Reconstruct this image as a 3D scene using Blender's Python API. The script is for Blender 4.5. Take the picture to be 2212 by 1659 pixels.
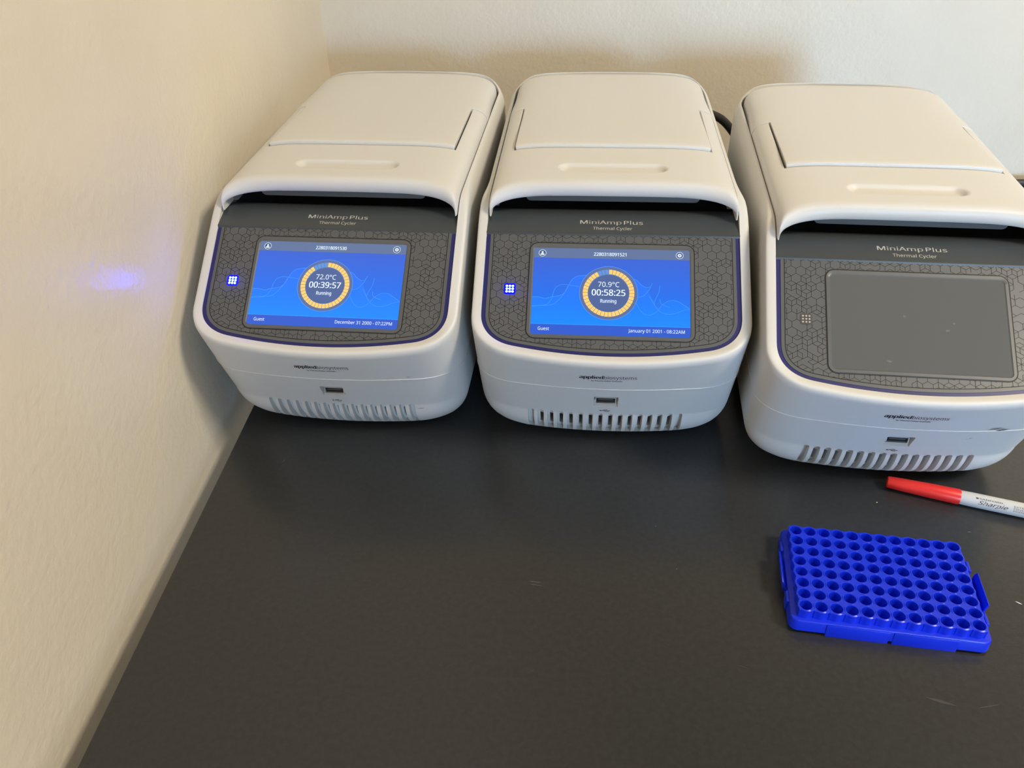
import bpy, bmesh, math, random
from mathutils import Vector, Matrix
from mathutils.bvhtree import BVHTree

# ------------------------------------------------------------------ reset
for o in list(bpy.data.objects):
    bpy.data.objects.remove(o, do_unlink=True)
scene = bpy.context.scene
COL = scene.collection
random.seed(7)
R = math.radians

# ------------------------------------------------------------------ camera
cam_d = bpy.data.cameras.new('camera')
cam_d.sensor_fit = 'HORIZONTAL'
cam_d.sensor_width = 36.0
cam_d.lens = 1816.58 * 36.0 / 2212.0
cam_d.clip_start = 0.01
cam = bpy.data.objects.new('camera', cam_d)
COL.objects.link(cam)


def rot_cam(p, y, r):
    return (Matrix.Rotation(y, 3, 'Z') @ Matrix.Rotation(p, 3, 'X') @ Matrix.Rotation(r, 3, 'Y'))


_m = rot_cam(-0.632610, 0.066362, 0.026353)
_right, _fwd, _up = _m.col[0], _m.col[1], _m.col[2]
_cm = Matrix((_right, _up, -_fwd)).transposed().to_4x4()
_cm.translation = Vector((-0.010025, -0.482343, 0.433172))
cam.matrix_world = _cm
scene.camera = cam

# ------------------------------------------------------------------ world, light, exposure
world = bpy.data.worlds.new('world')
scene.world = world
world.use_nodes = True
world.node_tree.nodes['Background'].inputs[0].default_value = (0.9, 0.95, 1.0, 1)
world.node_tree.nodes['Background'].inputs[1].default_value = 0.15

vs = scene.view_settings
vs.view_transform = 'Standard'
vs.look = 'None'
vs.exposure = 0.17
vs.gamma = 1.0
vs.use_curve_mapping = False

WALL_X = -0.2912
WALL_Y = 0.5555
CEIL_Z = 2.00


def area_light(name, loc, target, sx, sy, power, color):
    l = bpy.data.lights.new(name, 'AREA')
    l.shape = 'RECTANGLE'
    l.size, l.size_y = sx, sy
    l.energy = power
    l.color = color
    o = bpy.data.objects.new(name, l)
    COL.objects.link(o)
    o.location = loc
    d = Vector(target) - Vector(loc)
    o.rotation_euler = d.to_track_quat('-Z', 'Y').to_euler()
    return o


# fluorescent ceiling panels (warm), an added warm front fill, and window daylight (cool)
area_light('ceiling_panel_light', (1.60, -0.75, 1.985), (1.60, -0.75, 0), 0.55, 0.55, 62, (1.0, 0.885, 0.70))
area_light('ceiling_panel_light', (0.60, -3.00, 1.985), (0.60, -3.00, 0), 1.2, 0.6, 3, (1.0, 0.89, 0.70))
area_light('unseen_front_light', (0.50, -4.42, 0.70), (0.20, 0.0, 0.20), 3.0, 2.0, 15, (1.0, 0.93, 0.82))  # no window here: unseen light added to brighten the machine fronts
w = area_light('unseen_front_light', (1.55, -4.42, 0.50), (0.46, 0.0, -0.10), 1.6, 1.1, 6.6, (0.34, 0.63, 1.0))
w.data.spread = R(26)  # beam narrowed to keep the cool daylight mostly on the right machine


# ------------------------------------------------------------------ colour / materials
def lin(c):
    return tuple(((v / 255) / 12.92 if v / 255 <= 0.04045 else ((v / 255 + 0.055) / 1.055) ** 2.4) for v in c)


def principled(name, color, rough=0.5, spec=0.5, metal=0.0, emit=None, estr=0.0, coat=0.0):
    m = bpy.data.materials.new(name)
    m.use_nodes = True
    b = m.node_tree.nodes['Principled BSDF']
    b.inputs['Base Color'].default_value = (*color, 1)
    b.inputs['Roughness'].default_value = rough
    b.inputs['Specular IOR Level'].default_value = spec
    b.inputs['Metallic'].default_value = metal
    b.inputs['Coat Weight'].default_value = coat
    if emit is not None:
        b.inputs['Emission Color'].default_value = (*emit, 1)
        b.inputs['Emission Strength'].default_value = estr
    return m


def nodes(m):
    return m.node_tree.nodes, m.node_tree.links, m.node_tree.nodes['Principled BSDF']


def add_bump(m, scale, strength, dist, detail=3.0, coord='Object'):
    n, l, b = nodes(m)
    tc = n.new('ShaderNodeTexCoord')
    t = n.new('ShaderNodeTexNoise')
    t.inputs['Scale'].default_value = scale
    t.inputs['Detail'].default_value = detail
    bp = n.new('ShaderNodeBump')
    bp.inputs['Strength'].default_value = strength
    bp.inputs['Distance'].default_value = dist
    l.new(tc.outputs[coord], t.inputs['Vector'])
    l.new(t.outputs['Fac'], bp.inputs['Height'])
    l.new(bp.outputs['Normal'], b.inputs['Normal'])
    return t


def add_mottle(m, scale, c1, c2, lo=0.35, hi=0.65, coord='Object'):
    n, l, b = nodes(m)
    tc = n.new('ShaderNodeTexCoord')
    t = n.new('ShaderNodeTexNoise')
    t.inputs['Scale'].default_value = scale
    t.inputs['Detail'].default_value = 5
    r = n.new('ShaderNodeValToRGB')
    r.color_ramp.elements[0].position = lo
    r.color_ramp.elements[1].position = hi
    r.color_ramp.elements[0].color = (*c1, 1)
    r.color_ramp.elements[1].color = (*c2, 1)
    l.new(tc.outputs[coord], t.inputs['Vector'])
    l.new(t.outputs['Fac'], r.inputs['Fac'])
    l.new(r.outputs['Color'], b.inputs['Base Color'])


M = {}
M['wall'] = principled('wall_paint', (0.66, 0.60, 0.50), 0.30, 0.5)
add_mottle(M['wall'], 9.0, (0.74, 0.675, 0.56), (0.775, 0.71, 0.595))
add_bump(M['wall'], 170.0, 0.35, 0.0016, 4.0)
M['ceiling'] = principled('ceiling_tile', (0.62, 0.61, 0.58), 0.8, 0.2)
add_bump(M['ceiling'], 90.0, 0.3, 0.002)
M['floor'] = principled('floor_vinyl', (0.30, 0.29, 0.27), 0.5, 0.4)
add_mottle(M['floor'], 14.0, (0.20, 0.195, 0.18), (0.26, 0.25, 0.235))
M['table'] = principled('black_laminate', (0.022, 0.022, 0.022), 0.30, 0.5)
add_mottle(M['table'], 260.0, (0.023, 0.0245, 0.027), (0.030, 0.032, 0.035))
add_bump(M['table'], 900.0, 0.12, 0.0004, 2.0)
M['steel'] = principled('table_steel', (0.08, 0.08, 0.085), 0.45, 0.5)
add_bump(M['steel'], 300.0, 0.1, 0.0005)
M['white'] = principled('white_plastic', (0.66, 0.655, 0.64), 0.42, 0.45)
add_bump(M['white'], 1800.0, 0.10, 0.0003, 2.0)
M['band'] = principled('charcoal_gloss', (0.048, 0.057, 0.064), 0.33, 0.5)
add_bump(M['band'], 1500.0, 0.05, 0.0002)
M['black'] = principled('black_plastic', (0.010, 0.010, 0.012), 0.5, 0.4)
add_bump(M['black'], 900.0, 0.08, 0.0003)
M['panel'] = principled('grey_panel', (0.099, 0.104, 0.112), 0.38, 0.4)
add_bump(M['panel'], 1600.0, 0.08, 0.0002)
M['bezel'] = principled('grey_bezel', (0.101, 0.106, 0.114), 0.38, 0.4)
M['latch'] = principled('latch_grey', (0.11, 0.115, 0.12), 0.4, 0.4)
M['blue_stripe'] = principled('navy_gasket', (0.017, 0.019, 0.125), 0.4, 0.4)
M['line'] = principled('print_black', (0.012, 0.011, 0.010), 0.5, 0.3)
M['ink'] = principled('ink_navy', (0.016, 0.018, 0.03), 0.5, 0.3)
M['silver_ink'] = principled('silver_ink', (0.52, 0.52, 0.48), 0.45, 0.4)
M['chrome'] = principled('usb_metal', (0.80, 0.78, 0.75), 0.45, 0.5, 0.75)
M['rubber'] = principled('rubber', (0.02, 0.02, 0.02), 0.8, 0.2)
M['cable'] = principled('cable_black', (0.016, 0.016, 0.018), 0.45, 0.4)
M['glass_off'] = principled('screen_glass_off', (0.115, 0.118, 0.118), 0.08, 0.5)
M['dot_off'] = principled('led_dot_off', (0.40, 0.40, 0.38), 0.4, 0.4)
M['led_base_off'] = principled('led_window_off', (0.085, 0.082, 0.078), 0.3, 0.4)
M['scuff'] = principled('scuff', (0.10, 0.10, 0.105), 0.6, 0.2)
M['scratch'] = principled('table_scratch', (0.16, 0.155, 0.15), 0.6, 0.3)
M['scratch2'] = principled('table_smudge', (0.055, 0.053, 0.051), 0.5, 0.4)
M['smudge'] = principled('finger_smudge', (0.142, 0.145, 0.145), 0.5, 0.3)
M['lint'] = principled('white_lint', (0.75, 0.73, 0.68), 0.7, 0.2)
M['red'] = principled('red_plastic', (0.72, 0.025, 0.02), 0.35, 0.5)
add_bump(M['red'], 400.0, 0.08, 0.0004)
M['barrel'] = principled('grey_white_plastic', (0.58, 0.59, 0.60), 0.32, 0.5)
M['rack'] = principled('blue_polypropylene', (0.005, 0.030, 0.74), 0.34, 0.42)
_b = M['rack'].node_tree.nodes['Principled BSDF']
_b.inputs['Subsurface Weight'].default_value = 0.25
_b.inputs['Subsurface Radius'].default_value = (0.1, 0.2, 1.0)
_b.inputs['Subsurface Scale'].default_value = 0.003
add_bump(M['rack'], 700.0, 0.08, 0.0003)


def emissive(name, c, k=1.0):
    return principled(name, (0.006, 0.006, 0.008), 0.22, 0.35, emit=lin(c), estr=k)


SK = 0.92
M['s_bar'] = emissive('screen_top_bar', (98, 118, 158), SK)
M['s_foot'] = emissive('screen_bottom_bar', (46, 92, 206), SK)
M['s_white'] = emissive('screen_white', (232, 246, 255), 0.98)
M['s_amber'] = emissive('screen_amber', (255, 205, 112), 0.98)
M['s_seg'] = emissive('screen_segment_blue', (98, 148, 218), SK)
M['s_ring'] = emissive('screen_ring_grey', (92, 112, 160), SK)
M['s_disc'] = emissive('screen_disc', (80, 102, 155), SK)
M['s_edge'] = emissive('screen_ring_edge', (84, 150, 255), SK)
M['s_dark'] = emissive('screen_icon_dark', (72, 92, 140), SK)
M['s_wave'] = emissive('screen_wave_line', (60, 148, 255), SK)
M['led_blue'] = principled('led_blue', (0, 0, 0.1), 0.3, 0.3, emit=(0.0, 0.0, 1.0), estr=3.5)
M['led_core'] = principled('led_core', (0.1, 0.1, 0.2), 0.3, 0.3, emit=(0.02, 0.05, 1.0), estr=230.0)

# screen background: display gradient (the display emits it)
m = principled('screen_background', (0.006, 0.006, 0.008), 0.22, 0.35, emit=(0, 0, 1), estr=SK)
n, l, b = nodes(m)
tc = n.new('ShaderNodeTexCoord')
sp = n.new('ShaderNodeSeparateXYZ')
cr = n.new('ShaderNodeValToRGB')
cr.color_ramp.elements[0].position = 0.02
cr.color_ramp.elements[0].color = (*lin((14, 136, 246)), 1)
cr.color_ramp.elements[1].position = 0.90
cr.color_ramp.elements[1].color = (*lin((60, 100, 212)), 1)
e = cr.color_ramp.elements.new(0.45)
e.color = (*lin((34, 112, 236)), 1)
l.new(tc.outputs['Generated'], sp.inputs[0])
l.new(sp.outputs['Y'], cr.inputs['Fac'])
l.new(cr.outputs['Color'], b.inputs['Emission Color'])
M['s_bg'] = m
m2 = m.copy()
m2.name = 'screen_wave_fill'
for nd in m2.node_tree.nodes:
    if nd.type == 'VALTORGB':
        el = nd.color_ramp.elements
        el[0].color = (*lin((16, 138, 253)), 1)
        el[1].color = (*lin((26, 124, 250)), 1)
        el[2].color = (*lin((42, 116, 248)), 1)
M['s_fill'] = m2


# ------------------------------------------------------------------ object helpers
def mesh_from(name, verts, faces, mat, smooth=True, angle=38):
    me = bpy.data.meshes.new(name)
    me.from_pydata([tuple(v) for v in verts], [], faces)
    bm = bmesh.new()
    bm.from_mesh(me)
    bmesh.ops.recalc_face_normals(bm, faces=bm.faces)
    bm.to_mesh(me)
    bm.free()
    finish(me, mat, smooth, angle)
    return me


def finish(me, mat, smooth=True, angle=38):
    if not me.materials:
        me.materials.append(mat)
    if smooth:
        for p in me.polygons:
            p.use_smooth = True
        me.set_sharp_from_angle(angle=R(angle))
    me.update()


def obj(name, me, parent=None, label=None):
    o = bpy.data.objects.new(name, me)
    COL.objects.link(o)
    if parent is not None:
        o.parent = parent
    if label:
        o['label'] = label
    return o


def tag(o, label, cat, group=None):
    o['label'] = label
    o['category'] = cat
    if group:
        o['group'] = group


def empty(name, loc, rz=0.0):
    o = bpy.data.objects.new(name, None)
    o.empty_display_size = 0.02
    COL.objects.link(o)
    o.location = loc
    o.rotation_euler = (0, 0, rz)
    return o


def bake(me, mods, mat, angle=38):
    """apply modifiers given as (type, settings) to a mesh and return the new mesh"""
    t = bpy.data.objects.new('tmp', me)
    COL.objects.link(t)
    for typ, st in mods:
        md = t.modifiers.new(typ, typ)
        for k, v in st.items():
            setattr(md, k, v)
    dg = bpy.context.evaluated_depsgraph_get()
    dg.update()
    new = bpy.data.meshes.new_from_object(t.evaluated_get(dg), depsgraph=dg)
    name = me.name
    bpy.data.objects.remove(t)
    if me.users == 0:
        bpy.data.meshes.remove(me)
    new.name = name
    new.materials.clear()
    finish(new, mat, True, angle)
    return new


def bevel(w, seg=2, ang=40):
    return ('BEVEL', dict(width=w, segments=seg, limit_method='ANGLE', angle_limit=R(ang)))


def box_mesh(name, lo, hi, mat, bev=0.0, seg=2):
    x0, y0, z0 = lo
    x1, y1, z1 = hi
    v = [(x0, y0, z0), (x1, y0, z0), (x1, y1, z0), (x0, y1, z0), (x0, y0, z1), (x1, y0, z1), (x1, y1, z1), (x0, y1, z1)]
    f = [(0, 3, 2, 1), (4, 5, 6, 7), (0, 1, 5, 4), (1, 2, 6, 5), (2, 3, 7, 6), (3, 0, 4, 7)]
    me = mesh_from(name, v, f, mat, smooth=bev > 0)
    if bev > 0:
        me = bake(me, [bevel(bev, seg)], mat)
    return me


def tube_mesh(name, pts, r, mat, n=12, clampz=False):
    """tube through points (closed ends)"""
    pts = [Vector((p[0], p[1], max(p[2], r + 0.0003) if clampz else p[2])) for p in pts]
    verts, faces = [], []
    up = Vector((0, 0, 1))
    for i, p in enumerate(pts):
        t = (pts[min(i + 1, len(pts) - 1)] - pts[max(i - 1, 0)]).normalized()
        a = t.cross(up)
        if a.length < 1e-4:
            a = t.cross(Vector((1, 0, 0)))
        a.normalize()
        bb = t.cross(a)
        for k in range(n):
            th = 2 * math.pi * k / n
            verts.append(p + (a * math.cos(th) + bb * math.sin(th)) * r)
    for i in range(len(pts) - 1):
        for k in range(n):
            faces.append((i * n + k, i * n + (k + 1) % n, (i + 1) * n + (k + 1) % n, (i + 1) * n + k))
    faces.append(tuple(range(n))[::-1])
    faces.append(tuple(range((len(pts) - 1) * n, len(pts) * n)))
    return mesh_from(name, verts, faces, mat, True, 60)


def catmull(pts, per=10):
    pts = [Vector(p) for p in pts]
    out = []
    for i in range(len(pts) - 1):
        p0, p1, p2, p3 = pts[max(i - 1, 0)], pts[i], pts[i + 1], pts[min(i + 2, len(pts) - 1)]
        for k in range(per):
            t = k / per
            out.append(0.5 * ((2 * p1) + (-p0 + p2) * t + (2 * p0 - 5 * p1 + 4 * p2 - p3) * t * t + (-p0 + 3 * p1 - 3 * p2 + p3) * t ** 3))
    out.append(pts[-1])
    return out


FONT = None
try:                                            # sans-serif face that ships inside Blender itself
    import os
    FONT = bpy.data.fonts.load(os.path.join(bpy.utils.system_resource('DATAFILES'), 'fonts', 'NotoSansHebrew-Regular.woff2'))
except Exception:
    FONT = None


CAPH = []


def cap_height():
    if not CAPH:
        c = bpy.data.curves.new('txt', 'FONT')
        c.body = 'H'
        if FONT:
            c.font = FONT
        t = bpy.data.objects.new('txt', c)
        COL.objects.link(t)
        dg = bpy.context.evaluated_depsgraph_get()
        dg.update()
        me = bpy.data.meshes.new_from_object(t.evaluated_get(dg), depsgraph=dg)
        CAPH.append(max(v.co.y for v in me.vertices))
        bpy.data.objects.remove(t)
        bpy.data.curves.remove(c)
        bpy.data.meshes.remove(me)
    return CAPH[0]


def text2d(body, width=None, height=None, bold=0.0, shear=0.0, spacing=1.0):
    """returns (verts2d, faces) with the text centred on 0 in x, baseline at y=0; height scales the capital height"""
    c = bpy.data.curves.new('txt', 'FONT')
    c.body = body
    c.size = 1.0
    if FONT:
        c.font = FONT
    c.shear = shear
    c.space_character = spacing
    c.resolution_u = 4
    t = bpy.data.objects.new('txt', c)
    COL.objects.link(t)
    dg = bpy.context.evaluated_depsgraph_get()
    dg.update()
    me = bpy.data.meshes.new_from_object(t.evaluated_get(dg), depsgraph=dg)
    vs_ = [(v.co.x, v.co.y) for v in me.vertices]
    fs = [tuple(p.vertices) for p in me.polygons]
    bpy.data.objects.remove(t)
    bpy.data.curves.remove(c)
    bpy.data.meshes.remove(me)
    x0 = min(v[0] for v in vs_)
    x1 = max(v[0] for v in vs_)
    cap = cap_height()
    sy = (height / cap) if height else None
    sx = (width / (x1 - x0)) if width else sy
    if sy is None:
        sy = sx
    cx = (x0 + x1) / 2
    v0 = [((x - cx) * sx, y * sy) for x, y in vs_]
    if bold > 0:                                # heavier weight: the outline repeated slightly to both sides
        n0, e_ = len(v0), bold * 1.6 * sy
        v1 = [(x + dx_, y) for dx_ in (-e_, 0.0, e_) for x, y in v0]
        f1 = [tuple(q + k * n0 for q in f) for k in range(3) for f in fs]
        return v1, f1
    return v0, fs


def rrect(x0, x1, y0, y1, r, n=6):
    """rounded rectangle outline, r may be a 4-tuple (bl, br, tr, tl)"""
    if not isinstance(r, tuple):
        r = (r, r, r, r)
    out = []
    for (cx, cy, a0, rr) in ((x0, y0, 180, r[0]), (x1, y0, 270, r[1]), (x1, y1, 0, r[2]), (x0, y1, 90, r[3])):
        ox = cx + (rr if cx == x0 else -rr)
        oy = cy + (rr if cy == y0 else -rr)
        for k in range(n + 1):
            a = R(a0 + 90 * k / n)
            out.append((ox + rr * math.cos(a), oy + rr * math.sin(a)))
    return out


# ------------------------------------------------------------------ room
def slab(name, lo, hi, mat):
    o = obj(name, box_mesh(name, lo, hi, mat))
    o['kind'] = 'structure'
    return o


slab('wall_left', (WALL_X - 0.1, -4.5, -0.9), (WALL_X, WALL_Y + 0.1, CEIL_Z), M['wall'])
slab('wall_back', (WALL_X, WALL_Y, -0.9), (3.7, WALL_Y + 0.1, CEIL_Z), M['wall'])
slab('wall_right', (3.6, -4.5, -0.9), (3.7, WALL_Y, CEIL_Z), M['wall'])
slab('wall_front', (WALL_X - 0.1, -4.6, -0.9), (3.7, -4.5, CEIL_Z), M['wall'])
slab('floor', (WALL_X - 0.1, -4.6, -1.0), (3.7, WALL_Y + 0.1, -0.9), M['floor'])
slab('ceiling', (WALL_X - 0.1, -4.6, CEIL_Z), (3.7, WALL_Y + 0.1, CEIL_Z + 0.1), M['ceiling'])

# ------------------------------------------------------------------ table
TX0, TX1, TY0, TY1 = -0.2680, 1.10, -0.42, 0.546
table = empty('lab_table', (0.42, 0.08, -0.9))
tag(table, 'black laminate lab table under the white thermal cyclers', 'table')


def tpart(name, lo, hi, mat, bev):
    off = Vector((0.42, 0.08, -0.9))
    return obj(name, box_mesh(name, Vector(lo) - off, Vector(hi) - off, mat, bev), table)


tpart('table_top', (TX0, TY0, -0.028), (TX1, TY1, 0.0), M['table'], 0.0015)
for lx in (TX0 + 0.06, TX1 - 0.10):
    for ly in (TY0 + 0.05, TY1 - 0.09):
        tpart('leg', (lx, ly, -0.9), (lx + 0.04, ly + 0.04, -0.028), M['steel'], 0.003)


def table_mark(name, poly, mat, h=0.00008):
    off = Vector((0.42, 0.08, -0.9))
    v = [Vector((x, y, h)) - off for x, y in poly]
    me = mesh_from(name, v, [tuple(range(len(v)))], mat, False)
    return obj(name, me, table)


def streak(cx, cy, L, w, ang, k=7):
    c, s = math.cos(R(ang)), math.sin(R(ang))
    top, bot = [], []
    for i in range(k):
        t = -0.5 + i / (k - 1)
        ww = w * (1 - (2 * t) ** 2) * random.uniform(0.5, 1.0)
        top.append((t * L, ww / 2))
        bot.append((t * L, -ww / 2))
    pts = top + bot[::-1]
    return [(cx + c * a - s * b_, cy + s * a + c * b_) for a, b_ in pts]


for (x, y, L, w, a, mt) in [(-0.0235, -0.1190, 0.010, 0.0006, -5, 'scratch'), (-0.0232, -0.1215, 0.010, 0.0005, -10, 'scratch'),
                            (0.2095, -0.1985, 0.018, 0.0022, -18, 'scratch2'), (0.2355, -0.2005, 0.014, 0.0012, 12, 'scratch2'),
                            (0.1016, -0.1794, 0.008, 0.0007, -20, 'scratch2'), (-0.2233, -0.0044, 0.005, 0.0005, 60, 'scratch'),
                            (-0.024, -0.187, 0.006, 0.0005, 40, 'scratch2'), (0.06, -0.066, 0.0012, 0.0010, 0, 'scratch'),
                            (0.2752, -0.0652, 0.0030, 0.0008, 5, 'scratch'), (0.0705, -0.105, 0.0012, 0.0008, 0, 'scratch')]:
    table_mark('scuff', streak(x + 0.0007, y + 0.0063, L, w, a), M[mt])


# ------------------------------------------------------------------ thermal cycler geometry (device frame, metres)
DEV_SCALE, DEV_LIFT = 0.969, 0.01445     # the parts are laid out in a panel-based frame, then scaled and set on the table
TH = math.atan2(0.1428 - 0.1026, 0.0455 + 0.0104)
PO = Vector((0, -0.0104, 0.1026))             # middle of the screen's lower edge
PS = Vector((0, math.cos(TH), math.sin(TH)))
PN = Vector((0, -math.sin(TH), math.cos(TH)))


def plane_z(y):
    return PO.z + (y - PO.y) * math.tan(TH)


def panel_pt(a, b_, h=0.0):
    return PO + Vector((a, 0, 0)) + PS * b_ + PN * h


def sstep(a, b_, t):
    t = max(0.0, min(1.0, (t - a) / (b_ - a)))
    return t * t * (3 - 2 * t)


def smin(a, b_, k=0.006):
    h = max(0.0, min(1.0, 0.5 + 0.5 * (b_ - a) / k))
    return b_ * (1 - h) + a * h - k * h * (1 - h)


def bez(p0, p1, p2, p3, t):
    s = 1 - t
    return tuple(s ** 3 * a + 3 * s * s * t * b_ + 3 * s * t * t * c + t ** 3 * d for a, b_, c, d in zip(p0, p1, p2, p3))


NB, NCB, NS, NCF, NF = 10, 10, 44, 16, 30


def outline(hw, yf, yb, bow, rf, rb):
    """half outline from back centre over the right side to the front centre"""
    pts = []
    for i in range(NB):
        pts.append(((hw - rb) * i / NB, yb - 0.004 * ((i / NB) ** 2)))
    yb2 = yb - 0.004
    k = 0.56
    for i in range(NCB):
        pts.append(bez((hw - rb, yb2), (hw - rb + k * rb, yb2), (hw, yb2 - rb + k * rb), (hw, yb2 - rb), i / NCB))
    y0 = yb2 - rb
    xe = hw - rf
    ye = yf + bow * (xe / hw) ** 2
    sl = 2 * bow * xe / hw / hw
    y1 = ye + rf * 0.95
    for i in range(NS):
        pts.append((hw, y0 + (y1 - y0) * i / NS))
    for i in range(NCF):
        pts.append(bez((hw, y1), (hw, y1 - k * rf), (xe + k * rf, ye + k * rf * sl), (xe, ye), i / NCF))
    for i in range(NF + 1):
        x = xe * (1 - i / NF)
        pts.append((x, yf + bow * (x / hw) ** 2))
    return pts


HW = 0.1010
YF = -0.0310
YB = 0.366
BOW = 0.0105
W_out = outline(HW, YF, YB, BOW, 0.030, 0.030)
LOWZ = [(-0.0110, 0.0270), (-0.0104, 0.0235), (-0.0092, 0.0203), (-0.0072, 0.0165), (-0.0040, 0.0122), (0.0, 0.0083), (0.0040, 0.0054),
        (0.0080, 0.0033), (0.0120, 0.0018), (0.0160, 0.0008), (0.0190, 0.0002), (0.0220, 0.0)]


def low_hw(z):
    return 0.1003 - 0.024 * (1 - math.sqrt(max(0.0, 1 - ((0.030 - z) / 0.0415) ** 2)))


def low_yf(z):
    for (z0, y0), (z1, y1) in zip(LOWZ[:-1], LOWZ[1:]):
        if z <= z1:
            return y0 + (y1 - y0) * max(0.0, (z - z0) / (z1 - z0))
    return 0.0


LOW = [(outline(low_hw(z_), yf_, 0.356 - 0.4 * (0.1003 - low_hw(z_)), BOW, 0.034, 0.030), z_) for z_, yf_ in LOWZ[:-1]]
L22 = outline(low_hw(0.022), 0.0000, 0.356, BOW, 0.034, 0.030)
NH = len(W_out)
RIM_W, RIM_H = 0.0072, 0.0050


def inward(out, i):
    a = out[max(i - 1, 0)]
    c = out[min(i + 1, NH - 1)]
    if i == 0:
        return (0.0, -1.0)
    if i == NH - 1:
        return (0.0, 1.0)
    tx, ty = c[0] - a[0], c[1] - a[1]
    L = math.hypot(tx, ty)
    return (ty / L, -tx / L)


T_in = []
for i in range(NH):
    nx, ny = inward(W_out, i)
    T_in.append((W_out[i][0] + nx * RIM_W, W_out[i][1] + ny * RIM_W))


def rim_z(x, y):
    zs = 0.1645 + 0.0170 * max(0.0, 1 - (abs(x) / 0.0962) ** 9)
    return smin(plane_z(y) + 0.0008, zs, 0.008)


RW = [RIM_W - 0.0012 * sstep(0.055, 0.120, T_in[i][1]) for i in range(NH)]
RH = [RIM_H + 0.0110 * sstep(0.060, 0.130, T_in[i][1]) for i in range(NH)]
RE = [0.46 + 0.54 * sstep(0.060, 0.130, T_in[i][1]) for i in range(NH)]
W_in = [inward(W_out, i) for i in range(NH)]
W_out = [(T_in[i][0] - W_in[i][0] * RW[i], T_in[i][1] - W_in[i][1] * RW[i]) for i in range(NH)]
ZT = [rim_z(*T_in[i]) for i in range(NH)]
ZW = [ZT[i] - RH[i] for i in range(NH)]


def body_pt(i, t):
    """side wall between the 22 mm level (t=0) and the widest ring (t=1)"""
    te = 1 - (1 - t) ** 2
    a, c = L22[i], W_out[i]
    x = a[0] + (c[0] - a[0]) * te + (0.0012 * math.sin(math.pi * t) * max(0.0, c[0] / HW) ** 3 if RW[i] < 0.0070 else 0.0)
    y = a[1] + (c[1] - a[1]) * t
    return Vector((x, y, 0.022 + (ZW[i] - 0.022) * t))


def half_to_ring(half):
    return [Vector(p) for p in half] + [Vector((-p[0], p[1], p[2])) for p in half[-2:0:-1]]


rings = []
for lv, z in LOW:
    rings.append(half_to_ring([(p[0], p[1], z) for p in lv]))
NV = 26
for k in range(NV + 1):
    rings.append(half_to_ring([body_pt(i, k / NV) for i in range(NH)]))
for k in range(1, 13):
    ph = R(90 * k / 12)
    hp = []
    for i in range(NH):
        nx, ny = W_in[i]
        d = RW[i] * (1 - max(0.0, math.cos(ph)) ** RE[i])
        hp.append((W_out[i][0] + nx * d, W_out[i][1] + ny * d, ZW[i] + RH[i] * math.sin(ph) ** RE[i]))
    rings.append(half_to_ring(hp))
hp = []
for i in range(NH):
    nx, ny = inward(W_out, i)
    hp.append((T_in[i][0] + nx * 0.0005, T_in[i][1] + ny * 0.0005, ZT[i] - 0.006 - 0.011 * sstep(0.050, 0.058, T_in[i][1])))
rings.append(half_to_ring(hp))
NR = len(rings[0])


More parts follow.
